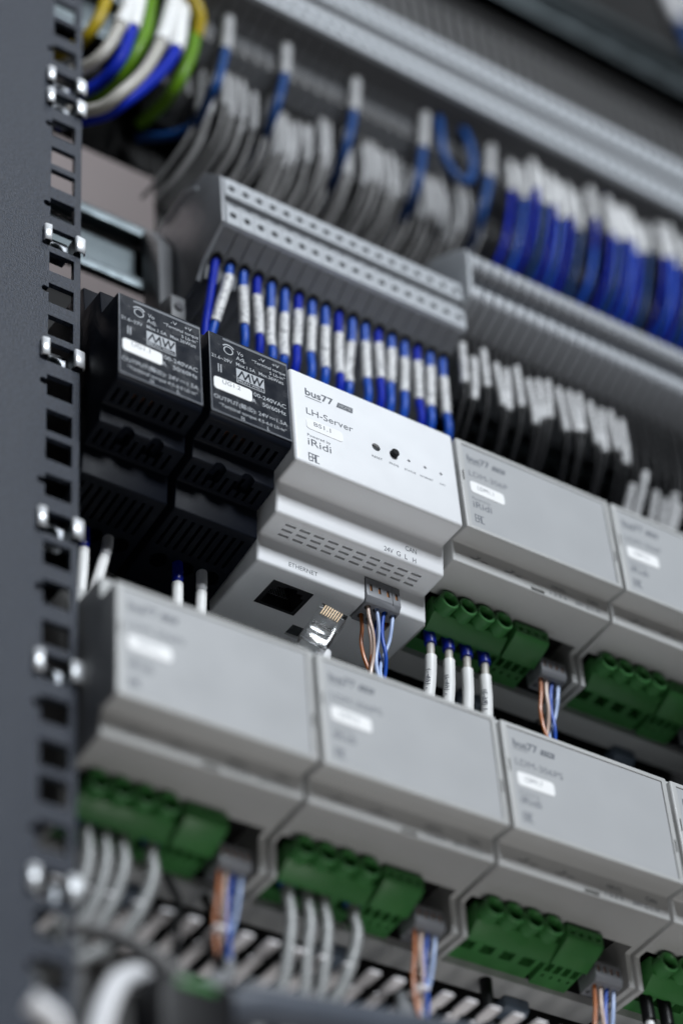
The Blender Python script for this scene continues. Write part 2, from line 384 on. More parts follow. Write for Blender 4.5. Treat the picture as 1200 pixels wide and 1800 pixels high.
for k in range(4): obj('contact', MB().box(45.35+k*3.55, 46.25+k*3.55, 25.5, 26.1, -64.8, -62.2), 'copper', gco)

# ------------------------------------------------------------------ black power supplies
def power_supply(x0, code, lab):
    t = thing('power_supply', lab, 'power supply', (x0, 0, 0), 'black power supplies on the rail')
    if 'psu' not in CACHE:
        pf = [(-.4,.2),(-.4,-38.2),(.6,-40.0),(11.0,-41.6),(11.8,-49.2),(22.6,-50.6),(23.6,-62.4),(58,-67),(58,28),(23,25),(22.2,12.6),(11.4,12.2),(10.6,.6)]
        me = MB().prism(pf, .1, 32.3).mesh('housing', .45, 2)
        c = MB()
        for k in range(9):
            x = 2.2+k*3.2
            c.box(x, x+1.3, 3.4, 9.2, -46, -35); c.box(x, x+1.2, 14.5, 21, -54, -45.5); c.box(x, x+1.2, 26.5, 40, -70, -58)
        for x in (11, 22): c.cyl((x, 8, -49.6), (x, 18, -49.6), 2.6, 18)
        for x in (7, 17, 27): c.cyl((x, 46, -74), (x, 46, -58), 3.2, 18)
        CACHE['psu'] = boolean(me, c.mesh('cut'), 'black_plastic')
        vv, ff = plate(rrect(.25, 32.15, -37.9, .05, .5), [], .4, .1)
        CACHE['psul'] = finish(MB().add([(a, -.62+c_, b) for a, b, c_ in vv], ff).mesh('label'), 'label_black')
        e = MB(); yy = -.86
        e.box(6.0, 31.9, -.90, -.6, -1.75, -.75); e.box(.4, 32.0, -.92, -.6, -37.75, -37.2); e.box(.35, .75, -.90, -.6, -37.1, -.2); e.box(31.6, 31.95, -.88, -.6, -37.1, -1.9)
        CACHE['psur'] = finish(e.mesh('label_rim'), 'rim_grey')
        q = MB(); y = -.9
        q.add([(8.1+a*math.cos(g)*1, y, -6.1+a*math.sin(g)) for g in [2*math.pi*k/28 for k in range(28)] for a in (1.55, 1.95)], [(2*k, 2*k+1, (2*k+3) % 56, (2*k+2) % 56) for k in range(28)])
        arc = [math.radians(35+k*9) for k in range(13)]
        q.add([(8.1+a*math.cos(g), y, -6.0+a*math.sin(g)) for g in arc for a in (2.35, 2.9)], [(2*k, 2*k+1, 2*k+3, 2*k+2) for k in range(12)])
        for s, a, b, zb, h in (('Vo',11.6,14.0,-6.2,1.75),('Adj.',11.1,14.9,-8.8,1.75),('21.6~29V',1.2,9.4,-12.0,1.55),('-V',20.4,22.9,-4.6,1.5),('+V',25.8,28.7,-4.5,1.5),
                ('\u201cTerminal torque',17.6,31.1,-6.9,1.4),('5 Lb-in\u201d',24.5,30.9,-9.3,1.4),('Max.1.5A',11.0,18.7,-11.7,1.55),('Max.36Watt',20.1,30.1,-11.7,1.55),
                ('100-240VAC',16.6,30.4,-23.1,1.85),('.8A',15.0,18.3,-26.4,1.85),('50/60Hz',20.8,30.2,-26.4,1.85),
                ('\u201cTerminal torque 4.5-6.0 Lb-in\u201d',3.4,30.0,-34.4,1.35),('N',12.0,13.2,-37.0,1.7),('L',22.2,23.2,-37.0,1.7)):
            text(q, s, a, zb, h, b, y, .006)
        text(q, 'OUTPUT(\u8f38\u51fa): 24V', 1.5, -31.4, 1.75, 22.9, y, .004)
        stroke(q, (23.4,-30.2), (25.6,-30.2), .22, y)
        for k in range(3): stroke(q, (23.5+k*.85,-30.8), (23.85+k*.85,-30.8), .22, y)
        text(q, '1.5A', 26.2, -31.4, 1.75, 30.4, y, .004)
        q.box(3.6, 4.0, -.9, -.7, -18.2, -14.4); q.box(4.6, 5.0, -.9, -.7, -18.2, -14.4)
        CACHE['psut'] = finish(q.mesh('label_lettering'), 'print_grey')
        lg = MB().quad((10.9,-.9,-19.8),(22.0,-.9,-19.8),(22.0,-.9,-13.0),(10.9,-.9,-13.0)); CACHE['psulg'] = finish(lg.mesh('logo_field'), 'print_grey')
        dk = MB(); y = -.94
        for p0, p1 in (((11.5,-17.2),(13.2,-13.9)),((13.2,-13.9),(14.3,-17.0)),((14.3,-17.0),(15.9,-13.9)),((15.9,-13.9),(16.3,-17.2)),((17.2,-13.8),(17.9,-17.1)),((17.9,-17.1),(19.3,-13.9)),((19.3,-13.9),(20.0,-17.1)),((20.0,-17.1),(21.5,-13.8))):
            stroke(dk, p0, p1, .62, y); y -= .002
        dk.quad((11.2,-.94,-19.5),(21.7,-.94,-19.5),(21.7,-.94,-17.8),(11.2,-.94,-17.8)); CACHE['psuld'] = finish(dk.mesh('logo_mark'), 'label_black')
        ml = MB(); text(ml, 'MEAN WELL', 11.5, -19.2, 1.1, 21.4, -.97, .01); CACHE['psulm'] = finish(ml.mesh('logo_lettering'), 'print_grey')
    link('housing', CACHE['psu'], t)
    lb = link('label', CACHE['psul'], t); link('label_rim', CACHE['psur'], lb); link('label_lettering', CACHE['psut'], lb)
    lf = link('logo_field', CACHE['psulg'], lb); link('logo_mark', CACHE['psuld'], lb); link('logo_lettering', CACHE['psulm'], lb)
    sticker(t, 1.6, 16.7, -26.8, -21.1, -.86, code, -23.5, tx=(5.0, 12.1, 1.9))
    for k, x in enumerate((9.2, 12.6, 16.2)):
        obj('inductor', MB().lathe([(0,0),(1.5,0),(1.7,1.2),(1.5,2.4),(0,2.4)], (x, 6.2, -38.6), (0,0,1), 14), 'copper', t)
    obj('component_lead', MB().tube([(5.2,4,-38.5),(5.2,7.5,-36.2)], .22, 6), 'steel', t)
    obj('component_lead', MB().tube([(5.0,15,-47.8),(5.0,18,-46)], .25, 6), 'steel', t)
CACHE = {}
power_supply(-68.4, 'UG1.1', 'black power supply at the left with a sticker reading UG1.1')
power_supply(-33.4, 'UG1.2', 'black power supply with sticker UG1.2 next to the white module')

# ------------------------------------------------------------------ grey dimmer modules
def module(x0, z0, lab, name2, code, labels=True):
    t = thing('dimmer_module', lab, 'module', (x0, 0, z0), 'grey modules on the rails')
    if 'mod' not in CACHE:
        pf = [(0,0),(0,-43.2),(9.2,-42.4),(9.9,-51.2),(31,-52.2),(31.6,-65),(58,-65),(58,22),(31,22),(30,9),(10,9),(9.5,0)]
        me = MB().prism(pf, .3, 70.3).mesh('housing', .7, 3)
        c = MB().box(2.0, 67.6, 27.2, 47, -70, -45).box(2.6, 68.0, -1, .75, -41.4, -1.9)
        c.box(34.5, 40.5, 8, 11.5, -50.6, -49.2)                    # status window slit
        c.box(1.35, 1.95, -1, 1.5, -20.5, -15.5).box(68.7, 69.3, -1, 1.5, -30.5, -25.5)
        CACHE['mod'] = boolean(me, c.mesh('cut'), 'module_grey')
        vv, ff = plate(rect(2.75, 67.85, -41.25, -2.05), [], .6, .1)
        CACHE['modp'] = finish(MB().add([(a, .62+c_, b) for a, b, c_ in vv], ff).mesh('face_plate'), 'plate_grey')
        CACHE['rshade'] = finish(MB().box(2.2, 67.4, 27.4, 46.8, -45.8, -45.2).box(2.2, 67.4, 46.4, 46.9, -62, -45.9).box(2.2, 67.4, 27.3, 27.8, -51.6, -45.9).mesh('recess_shade'), 'plate_dark')  # black sheets added inside the recess, standing in for its shade
        # green four-pole mains plug
        g = MB().prism([(28.2,-52.6),(28.0,-59.6),(33.4,-63.2),(35.0,-63.4),(35.4,-60.6),(38,-61.2),(49.5,-62.4),(49.5,-52.6)], 4.0, 36.2).mesh('power_plug', .25, 2)
        c = MB()
        for k in range(4):
            xc = 8.1+k*7.9
            c.cyl((xc,27,-56.4), (xc,38,-56.4), 2.65, 20); c.box(xc-2.6, xc+2.4, 35.6, 41.6, -66, -55)
        CACHE['gp'] = boolean(g, c.mesh('cut'), 'green')
        CACHE['gf'] = finish(MB().lathe([(2.8,5.4),(2.8,.3),(3.0,0),(3.6,0),(3.85,.3),(3.92,5.6)], (0,23.2,0), (0,1,0), 24).mesh('screw_funnel'), 'green')
        CACHE['gs'] = finish(MB().lathe([(0,34.2),(2.3,34.2),(2.5,34.6),(2.5,36)], (0,0,0), (0,1,0), 16).box(-1.9,1.9,34.0,34.25,-.3,.3).mesh('clamp_screw'), 'dark_metal')
        # small four-pole signal plug
        g = MB().prism([(24.2,-53.4),(24.6,-58.2),(26.0,-59.4),(34.8,-62.8),(36.2,-61.4),(48.5,-63.4),(48.5,-53.4),(30,-52.8)], 37.8, 52.6).mesh('signal_plug', .25, 2)
        c = MB()
        for k in range(4):
            xc = 40.0+k*3.5
            c.cyl((xc,22,-55.8), (xc,29,-55.8), 1.0, 14); c.box(xc-1.25, xc+1.25, 36.4, 40.2, -66, -56); c.box(xc-.5, xc+.5, 41.6, 43.0, -66, -61)
        CACHE['sp'] = boolean(g, c.mesh('cut'), 'green')
        g = MB().prism([(31.2,-58.6),(31.0,-64.6),(32.0,-66.2),(40.4,-67.0),(40.6,-58.6)], 53.4, 64.6).mesh('bus_connector', .3, 2)
        c = MB()
        for k in range(4):
            xc = 54.9+k*2.7; c.box(xc-.4, xc+.45, 30, 32.2, -62.8, -60.0); c.cyl((xc,34.4,-70), (xc,34.4,-62), .9, 12); c.cyl((xc,38,-70), (xc,38,-62), .9, 12)
        CACHE['bc'] = boolean(g, c.mesh('cut'), 'connector_grey')
        ct = MB().box(-.35, .35, 31.5, 32.0, -62.6, -60.4); CACHE['bct'] = finish(ct.mesh('contact'), 'copper')
        CACHE['foot'] = finish(MB().prism([(54,-65.2),(54,-69),(56,-70.5),(61,-70.5),(61,-65.2)], 33, 43).mesh('rail_clip', .6, 2), 'foot_blue')
        q = MB()
        xx = text(q, 'bus77', 4.6, -9.2, 2.9, 14.6, .28, .02); stroke(q, (4.7,-10.1), (10.2,-10.1), .3, .28)
        q.quad((15.6,.28,-9.1),(21.4,.28,-9.1),(21.8,.28,-6.9),(16.3,.28,-6.9)); CACHE['mlogo'] = finish(q.mesh('logo_lettering'), 'ink')
        q = MB(); text(q, 'HOME', 16.7, -8.6, 1.2, 21.0, .24, .01); CACHE['mlb'] = finish(q.mesh('logo_box_lettering'), 'plate_grey')
        q = MB(); text(q, 'Powered by', 4.6, -28.0, 1.1, 12.6, .28); text(q, 'iRidi', 4.6, -31.8, 2.9, 12.8, .28, .01); eac(q, 4.8, -38.6, 3.7, 3.2, .28, .42); CACHE['mtx'] = finish(q.mesh('maker_lettering'), 'light_ink')
        q = MB(); yy = 9.2
        def on_step(s, a, zb, h, b):
            vv, ff = glyphs(s); k = h/CAPH; mn = min(v[0] for v in vv); mx = max(v[0] for v in vv)
            q.add([(a+(u-mn)*(b-a)/(mx-mn), 9.2+(-42.4-(zb+v*k))*.0795-.12, zb+v*k) for u, v, _ in vv], ff)
        for x in (8.0, 23.0):      # relay contact symbols
            for p0, p1 in (((x,-47.2),(x+2.2,-47.2)),((x+2.2,-47.2),(x+4.6,-45.6)),((x+4.8,-47.2),(x+7.2,-47.2)),((x+3.4,-46.2),(x+3.4,-44.4))): stroke(q, p0, p1, .3, 9.42)
        on_step('INPUTS', 44.0, -46.6, 1.5, 50.0); on_step('1 2 3 4', 43.0, -49.6, 1.5, 50.4); on_step('CAN', 60.2, -46.6, 1.6, 64.8); on_step('24V G L H', 54.4, -49.6, 1.5, 65.4)
        CACHE['mst'] = finish(q.mesh('step_lettering'), 'ink')
    link('housing', CACHE['mod'], t); fp = link('face_plate', CACHE['modp'], t)
    link('logo_lettering', CACHE['mlogo'], fp); link('logo_box_lettering', CACHE['mlb'], fp); link('maker_lettering', CACHE['mtx'], fp); link('step_lettering', CACHE['mst'], t)
    q = MB(); text(q, name2, 4.6, -16.6, 2.6, 4.6+2.15*len(name2), .28); obj('model_lettering', q, 'light_ink', fp)
    sticker(t, 4.4, 19.4, -24.8, -19.4, .32, code, -22.6, tx=(7.6, 14.6, 1.9))
    gp = link('power_plug', CACHE['gp'], t)
    for k in range(4): link('screw_funnel', CACHE['gf'], gp, (8.1+k*7.9, 0, -56.4)); link('clamp_screw', CACHE['gs'], gp, (8.1+k*7.9, 0, -56.4))
    link('recess_shade', CACHE['rshade'], t); link('signal_plug', CACHE['sp'], t); bc = link('bus_connector', CACHE['bc'], t)
    for k in range(4): link('contact', CACHE['bct'], bc, (54.9+k*2.7, 0, 0))
    link('rail_clip', CACHE['foot'], t)
    return t
BX, BZ, BP = -69.55, -126.24, 71.64
MODS = [(71.0, 0, 'grey dimmer module right beside the white server module', 'LDM-306P', 'LDM1.1'),
        (142.4, 0, 'grey dimmer module second to the right of the white server module', 'LDM-306P', 'LDM1.2'),
        (BX, BZ, 'most blurred grey module, left end of the lowest row', 'LDM-306PS', 'LDM1.5'),
        (BX+BP, BZ, 'grey module in the lowest row below the network port', 'LDM-306PS', 'LDM1.6'),
        (BX+2*BP, BZ, 'sharpest grey module of the lowest row, lettered LDM-306PS', 'LDM-306PS', 'LDM1.7'),
        (BX+3*BP, BZ, 'grey module of the lowest row cut off by the right edge', 'LDM-306PS', 'LDM1.8')]
for m_ in MODS: module(*m_)

# ------------------------------------------------------------------ wires
def sleeve_text(mb, s, path0, d, r, h):
    """lettering wrapped on a straight sleeve, reading along it; faces the camera"""
    d = Vector(d).normalized(); o = Vector(path0); vdir = (CAM/MM-o).normalized(); n = (vdir-d*vdir.dot(d)).normalized(); b = d.cross(n)
    vv, ff = glyphs(s, .01); k = h/CAPH
    out = []
    for u, v, _ in vv:
        ang = (v*k-h/2)/r; p = o+d*(u*k)+(n*math.cos(ang)-b*math.sin(ang)*-1)*(r+.04); out.append(p)
    mb.add(out, ff)
def wire(name, label, cat, group, path, r, m, ferrule=None, fm='ferrule_blue', sleeve=None, sm='sleeve', sr=None, letters=None, n=10, k=6):
    """a wire from its terminal; ferrule / sleeve = (start, end) as fractions of the smoothed path"""
    P = smooth(path, k); o = Vector(path[0]); Q = [p-o for p in P]
    t = thing(name, label, cat, path[0], group)
    obj('insulation', MB().tube(Q, r, n), m, t)
    N = len(Q)-1
    def cutp(a, b):
        def at(f): x = f*N; i = min(int(x), N-1); return Q[i].lerp(Q[i+1], x-i)
        return [at(a)]+[Q[i] for i in range(int(a*N)+1, int(math.ceil(b*N)))]+[at(b)]
    if ferrule:
        p = cutp(*ferrule); rs = [r*1.55]*len(p); rs[-1] = r*1.25
        obj('ferrule', MB().tube(p, r, 14, rs=rs), fm, t)
    if sleeve:
        p = cutp(*sleeve); R = sr or r*1.35
        sl = obj('marker_sleeve', MB().tube(p, R, 14), sm, t)
        if letters:
            mb = MB(); d = p[0]-p[-1]; start = p[-1].lerp(p[0], letters[1])
            n0 = len(mb.v); dd = d.normalized(); vdir = (CAM/MM-o-start).normalized(); nn = (vdir-dd*vdir.dot(dd)).normalized(); bb = dd.cross(nn)
            vv, ff = glyphs(letters[0], .012); kk = letters[2]/CAPH; out = []
            for u, v, _ in vv:
                ang = (v*kk-letters[2]/2)/R
                out.append(start+dd*(u*kk)+(nn*math.cos(ang)-bb*-math.sin(ang))*(R+.05))
            obj('sleeve_lettering', mb.add(out, ff), 'ink', sl)
    return t

# mains wires plugged into the module beside the server module
for k, s in enumerate(('1 (R6-1)', '1 (R6-2)', '', '1 (R6-3)')):
    x = 71+7.6+k*7.9
    wire('ferruled_wire', ['white sleeved wire with blue ferrule, leftmost of the four under the green plug', 'white sleeved wire with blue ferrule, second of four under the green plug',
                           'blank white sleeved wire with blue ferrule, third of four under the green plug', 'white sleeved wire with blue ferrule, rightmost of the four under the green plug'][k], 'wire', 'ferruled mains wires',
         [(x, 36.5, -58), (x-.1, 36.5, -66), (x-.4, 37.0, -74), (x-.8+.3*k, 38.5, -84), (x-2.2+.6*k, 41, -97), (x-4, 44, -112), (x-5, 52, -124)], 1.45, 'wire_beige', (.03, .20), 'ferrule_blue', (.31 if k != 1 else .29, .68), 'sleeve_plain', 2.15, (s, .42, 1.75) if s else None, 12)
# supply wires of the two power supplies
for k, (x, fm, s, lab) in enumerate(((-55.2, 'ferrule_blue', 'UG1.1(N)', 'blue tipped sleeved wire marked N under the left power supply'), (-46.5, 'wire_white', 'UG1.1(L)', 'white tipped sleeved wire marked L under the left power supply'),
                                (-19.6, 'ferrule_blue', 'UG1.2(N)', 'blue tipped sleeved wire marked N under the second power supply'), (-10.2, 'wire_white', 'UG1.2(L)', 'white tipped sleeved wire under the second power supply near the white module'))):
    dx = (-1.2, -5.0, -1.0, -1.6)[k]
    wire('supply_wire', lab, 'wire', 'power supply wires', [(x, 45, -60), (x, 45, -68), (x+dx*.3, 45, -75), (x+dx*.8, 45, -86), (x+dx*1.3, 46, -98), (x+dx*1.5, 48, -115)], 1.25, 'wire_white', (.1, .36), fm, (.38, .8), 'sleeve_plain', 2.0, (s, .18, 1.6), 12)
# twisted bus wires
def bus(x0, y0, z0, dx, n, where, big=False, gy=0, length=58, spread=1.0):
    cols = [('orange', 'wire_orange'), ('orange and white', 'wire_pale_orange'), ('blue', 'wire_blue'), ('blue and white', 'wire_pale_blue')]
    seqs = [0, 1, 2, 3] if n == 4 else [1, 0, 3, 1, 2, 2, 3, 0]
    for k in range(n):
        cn, m = cols[seqs[k]]
        if n == 4: x = x0+k*dx; y = y0
        else: x = x0+(k//2)*dx; y = y0+(4.2 if k % 2 else 0)
        ph = random.random()*6; xm = x0+dx*1.5; pts = [(x, y, z0+4), (x, y, z0-1)]
        g = (0 if seqs[k] < 2 else 1)*dx*.75*spread+x0+dx*.9+random.uniform(-.5,.5); pair = seqs[k] % 2
        for j in range(1, 8):
            tt = j/7; a = tt*8.5+pair*math.pi+(0 if seqs[k] < 2 else 1.4)
            cx = (x*(1-min(1,tt*1.6))+g*min(1,tt*1.6)) - tt*2.0*gy
            pts.append((cx+math.cos(a)*1.3*min(1,tt*2.5), y+tt*6+math.sin(a)*1.3*min(1,tt*2.5), z0-1-tt*length))
        wire('bus_wire', '%s bus wire %s' % (cn, where), 'wire', 'bus wires %s' % where, pts, .68, m, n=8, k=5)
bus(46.2, 28.4, -66, 3.55, 8, 'of the white server module', length=46)
for i, wh in ((0, 'of the module beside the server'), (1, 'of the module at the right edge of the upper row'), (2, 'of the lowest row left module'), (3, 'of the lowest row middle module'), (4, 'of the sharpest lowest row module'), (5, 'of the cut off lowest row module')):
    bus(MODS[i][0]+54.9, 34.4, MODS[i][1]-63, 2.7, 4, wh, gy=1.2 if i < 2 else 2.0, length=52 if i < 2 else 62)
# braided cables from the lowest row's green plugs
for i, xs in ((2, (-58.5, -52.5, -46.6, -36.8)), (3, (11.4, 18.4, 24.6, 35.6))):
    for k, x in enumerate(xs):
        z0 = BZ-62; j = (-12, -13, -14, -16)[k] if i == 2 else (-8, -7, -8, -15)[k]
        wire('braided_cable', 'braided grey cable under the %s, %s' % ('left lowest green plug' if i == 2 else 'middle lowest green plug', ('first from the left', 'second from the left', 'third from the left', 'rightmost')[k]), 'cable', 'braided cables under the lowest row',
             [(x, 36.8, z0+5), (x, 36.8, z0-5), (x+.4, 36.5, z0-12), (x+j*.28+random.uniform(-.6,.6), 35.5, z0-26), (x+j*.85, 33, z0-40), (x+j*1.7-2, 30, z0-54), (x+j*3, 26, z0-68)], 2.0, 'braid', (.02, .10), 'wire_navy' if k in (0, 3) else 'wire_black', n=12)
wire('ferruled_wire', 'white tipped wire in the green plug at the lower right corner', 'wire', 'wires at the lower right corner', [(152.6, 36.8, -184), (152.6, 36.8, -196), (152.2, 37, -210), (150, 38, -240)], 1.5, 'wire_white', (.1, .4), 'wire_black', n=12)
wire('ferruled_wire', 'black tipped wire beside the white one at the lower right corner', 'wire', 'wires at the lower right corner', [(160.6, 36.8, -184), (160.6, 36.8, -196), (160.2, 37, -210), (158, 38, -240)], 1.5, 'cable_slate', (.1, .4), 'wire_black', n=12)
wire('bus_cable', 'dark grey cable jacket slanting under the middle lowest module', 'cable', None, [(-10, 42, -215), (-12, 38, -226), (-22, 30, -238), (-40, 18, -252)], 3.4, 'cable_grey', n=14)
wire('bus_cable', 'dark grey cable jacket slanting in front of the white duct fingers', 'cable', None, [(58, 44, -212), (54, 40, -222), (42, 32, -234), (20, 20, -250)], 3.4, 'cable_grey', n=14)
wire('black_cable', 'thin black cable hanging before the white duct fingers on the left', 'cable', None, [(-30, 40, -196), (-28, 36, -208), (-33, 30, -224), (-36, 26, -250)], 1.3, 'wire_black')
wire('black_cable', 'thin black cable hanging among the white duct fingers', 'cable', None, [(-14, 44, -196), (-13, 40, -210), (-15, 34, -228), (-18, 26, -250)], 1.3, 'wire_black')
wire('black_cable', 'pair cable in black left of the blue-grey rail clip', 'cable', None, [(96, 50, -190), (94, 48, -205), (90, 44, -225), (86, 40, -250)], 2.2, 'wire_black')

# loose network plug
pl = thing('network_plug', 'loose clear network plug dangling under the open port', 'plug', (28.5, 30, -84))
ax = Vector((.55, -.12, 1)).normalized()
R_ = Vector((0,0,1)).rotation_difference(ax).to_matrix().to_4x4() @ Matrix.Rotation(math.radians(-18), 4, 'Z')
pl.rotation_euler = R_.to_euler(); pl.scale = (.86, .86, .86)
pb = MB().box(-5.8, 5.8, -3.4, 3.4, -14, 8).mesh('plug_body', .5, 2); cu_ = MB()
for k in range(8): cu_.box(-4.1+k*1.02, -3.5+k*1.02, -4, -2.2, 1.5, 9)
cu_.box(-4.8, 4.8, -2.2, 2.4, -15, -2); cu_.box(-4.2, 4.2, -4, -2.6, -9, -4)
link('plug_body', boolean(pb, cu_.mesh('c'), 'clear_plastic'), pl)
for k in range(8): obj('contact', MB().box(-4.0+k*1.02, -3.6+k*1.02, -3.3, -1.6, 2, 7.6), 'gold', pl)
obj('latch', MB().prism([(3.5,7.6),(3.5,6.6),(6.2,-2),(8.0,-12),(7.4,-12.6),(5.4,-2)], -3.1, 3.1), 'clear_plastic', pl, bevel=.15)
wire('network_cable', 'slack cable of the loose network plug', 'cable', None, [(28.5, 31.5, -94), (27.5, 33.5, -104), (26, 40, -116), (25, 50, -126)], 2.4, 'wire_white', n=12)

# ------------------------------------------------------------------ white slotted duct under the lowest row
du = thing('cable_duct', 'white slotted cable duct with notched fingers under the lowest row', 'cable duct', (-74, 60, -212))
obj('duct_base', MB().box(0, 300, 0, 2, -44, 0), 'duct_dark', du, bevel=.3)
fm_ = None
for k in range(32):
    xc = 4.5+k*9.12
    if not fm_:
        out = [(x_*1.1, y_) for x_, y_ in ((-2.0,0),(-2.0,-15.5),(-1.3,-16.3),(-1.3,-17.7),(-2.0,-18.5),(-2.0,-25.2),(-1.7,-26),(1.7,-26),(2.0,-25.2),(2.0,-18.5),(1.3,-17.7),(1.3,-16.3),(2.0,-15.5),(2.0,0))]
        vv, ff = plate(out, [], .8, .1); fm_ = finish(MB().add(vv, ff).mesh('finger'), 'duct_white')
    link('finger', fm_, du, (xc, -.2, -.8))
du3 = thing('cable_duct', 'dark grey fingered duct above the far terminal strip', 'cable duct', (-20, 58, 345))
obj('duct_base', MB().box(0, 400, 0, 3, -40, 14), 'duct_dark', du3)
for k in range(60):
    if k == 0: fe_ = finish(MB().box(-2.2, 2.2, -22, 0, -36, -34).box(-2.2, 2.2, -23, -21, -36, -4).mesh('finger', .2), 'terminal_dark')
    link('finger', fe_, du3, (4+k*6.6, -.2, 0))

# ------------------------------------------------------------------ terminal strips
def holed_band(mb, xw, z0, z1, yf, th, hz, hr):
    vv, ff = plate(rect(.05, xw-.05, z0, z1), [circ(xw/2, hz, hr, 10)], th, .12)
    mb.add([(a, yf+th/2+c, b) for a, b, c in vv], ff)
def block_a():
    t = thing('terminal_block', '', 'terminal block', (0, 0, 0))
    pf = [(9.0,97),(9.0,72.2),(10,71.6),(21.5,65.0),(23.5,58),(45,54),(52,74),(52,108),(45,113),(33,114.5),(17,109)]
    obj('housing', MB().prism(pf, .12, 5.95), 'terminal_grey', t, bevel=.25, seg=1)
    for z0, z1, hz in ((88.2, 97.6, 92.6), (72.2, 82.4, 77.6)):
        mb = MB(); holed_band(mb, 6.05, z0, z1, 6.8, 2.4, hz, 1.55); bd = obj('clamp_strip', mb, 'terminal_light', t)
        obj('clamp_screw', MB().lathe([(0,8.9),(1.5,8.9),(1.5,9.3)], (3.02,0,hz), (0,1,0), 10), 'dark_metal', bd)
    obj('wire_entry', MB().lathe([(0,.2),(1.9,.1),(2.3,-.5),(2.3,1)], (3.02, 19.2, 66.2), (.0,-.49,-.87), 12), 'wire_black', t)
    return t
x0a = -18.0; NA = 18; pa = 6.02
proto = block_a(); proto.location = (x0a*MM, 0, 0); proto['label'] = 'light grey terminal block of the near strip with blue wires'; proto['group'] = 'terminal blocks of the near strip'
for k in range(1, NA): dup(proto, (x0a+k*pa, 0, 0))
proto['label'] = 'leftmost light grey terminal block of the near strip, beside its end plate'
ep = thing('end_plate', 'grey angular end plate closing the near terminal strip', 'end plate', (x0a-2.0, 0, 0))
obj('plate', MB().prism([(6.8,97.4),(6.8,72.2),(21.5,64.6),(26,58),(45,54),(54,74),(54,108),(47,112.5),(33,114.8),(17,109.4)], 0, 1.9), 'terminal_grey', ep, bevel=.4)
obj('rib', MB().prism([(22,106.5),(30,112),(46,110.5),(46,109),(31,110),(23,104.5)], -.7, .1), 'terminal_light', ep, bevel=.2)
eb = thing('end_bracket', 'grey end bracket with a screw clamping the near terminal strip', 'bracket', (x0a-8.6, 0, 0))
obj('body', MB().prism([(41,90),(41,56),(33,54),(33,42),(40,40),(52,46),(54,108),(48,104)], 0, 6.2), 'bracket_grey', eb, bevel=.6)
obj('clamp_screw', MB().lathe([(0,0),(1.7,0),(1.9,.5),(1.9,3)], (3.1, 32.2, 48), (0,1,0), 14), 'dark_metal', eb)
# larger rounded blocks to the right
def block_b():
    t = thing('terminal_block', '', 'terminal block', (0, 0, 0))
    pf = [(2.5,114),(1.2,111.5),(1.2,105.5),(2.2,104.2),(8.5,102.5),(8.5,99),(4.0,97.2),(3.2,95.8),(3.2,89.2),(4.2,88.2),(14,83),(20,79.5),(22,84),(40,88),(54,88),(54,120),(44,128),(22,127),(6,118)]
    obj('housing', MB().prism(pf, .3, 4.9), 'terminal_grey', t, bevel=.35, seg=1)
    obj('clamp_lever', MB().prism([(.6,110.8),(.6,106.4),(3,105.6),(3,111.8)], .7, 4.5), 'terminal_light', t, bevel=.3, seg=1)
    obj('clamp_lever', MB().prism([(2.6,95.2),(2.6,90.0),(5,89.2),(5,96.0)], .7, 4.5), 'terminal_light', t, bevel=.3, seg=1)
    return t
pb_ = block_b(); x0b = 93.0; pb_.location = (x0b*MM, 0, 0); pb_['label'] = 'grey rounded terminal block of the strip with black wires'; pb_['group'] = 'rounded terminal blocks'
for k in range(1, 30): dup(pb_, (x0b+k*5.2, 0, 0))
pb_['label'] = 'leftmost grey rounded terminal block, next to the near strip'
eb2 = thing('end_bracket', 'pale grey end bracket between the near strip and the rounded blocks', 'bracket', (91.0, 0, 0))
obj('body', MB().prism([(2.0,114.5),(.8,111.5),(2.6,89),(14,82.5),(20,79),(22,84),(40,88),(54,88),(54,121),(44,128.6),(22,127.6),(6,118.4)], 0, 1.8), 'terminal_light', eb2, bevel=.4)
# far strip
def block_c():
    t = thing('terminal_block', '', 'terminal block', (0, 0, 0))
    pf = [(7.5,257.5),(7.5,222),(9,221),(22,216),(23,203),(38,198),(40,184),(52,178),(54,190),(54,262),(40,270),(14,266)]
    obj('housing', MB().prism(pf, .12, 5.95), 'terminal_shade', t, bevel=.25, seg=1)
    for z0, z1, hz in ((243.5, 258, 250.5), (221.5, 235.5, 228)):
        mb = MB(); holed_band(mb, 6.05, z0, z1, 5.0, 2.6, hz, 2.1); obj('clamp_strip', mb, 'terminal_light', t)
    obj('middle_level', MB().prism([(22.4,215),(22.4,203.4),(36,198.6),(36,215)], .5, 5.6), 'terminal_dark', t, bevel=.2, seg=1)
    obj('lower_level', MB().prism([(37.6,197),(37.6,184.4),(50,179),(50,197)], .5, 5.6), 'terminal_dark', t, bevel=.2, seg=1)
    return t
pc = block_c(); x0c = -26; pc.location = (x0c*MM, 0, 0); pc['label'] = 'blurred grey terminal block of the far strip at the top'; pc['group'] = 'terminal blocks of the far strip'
for k in range(1, 50): dup(pc, (x0c+k*6.05, 0, 0))

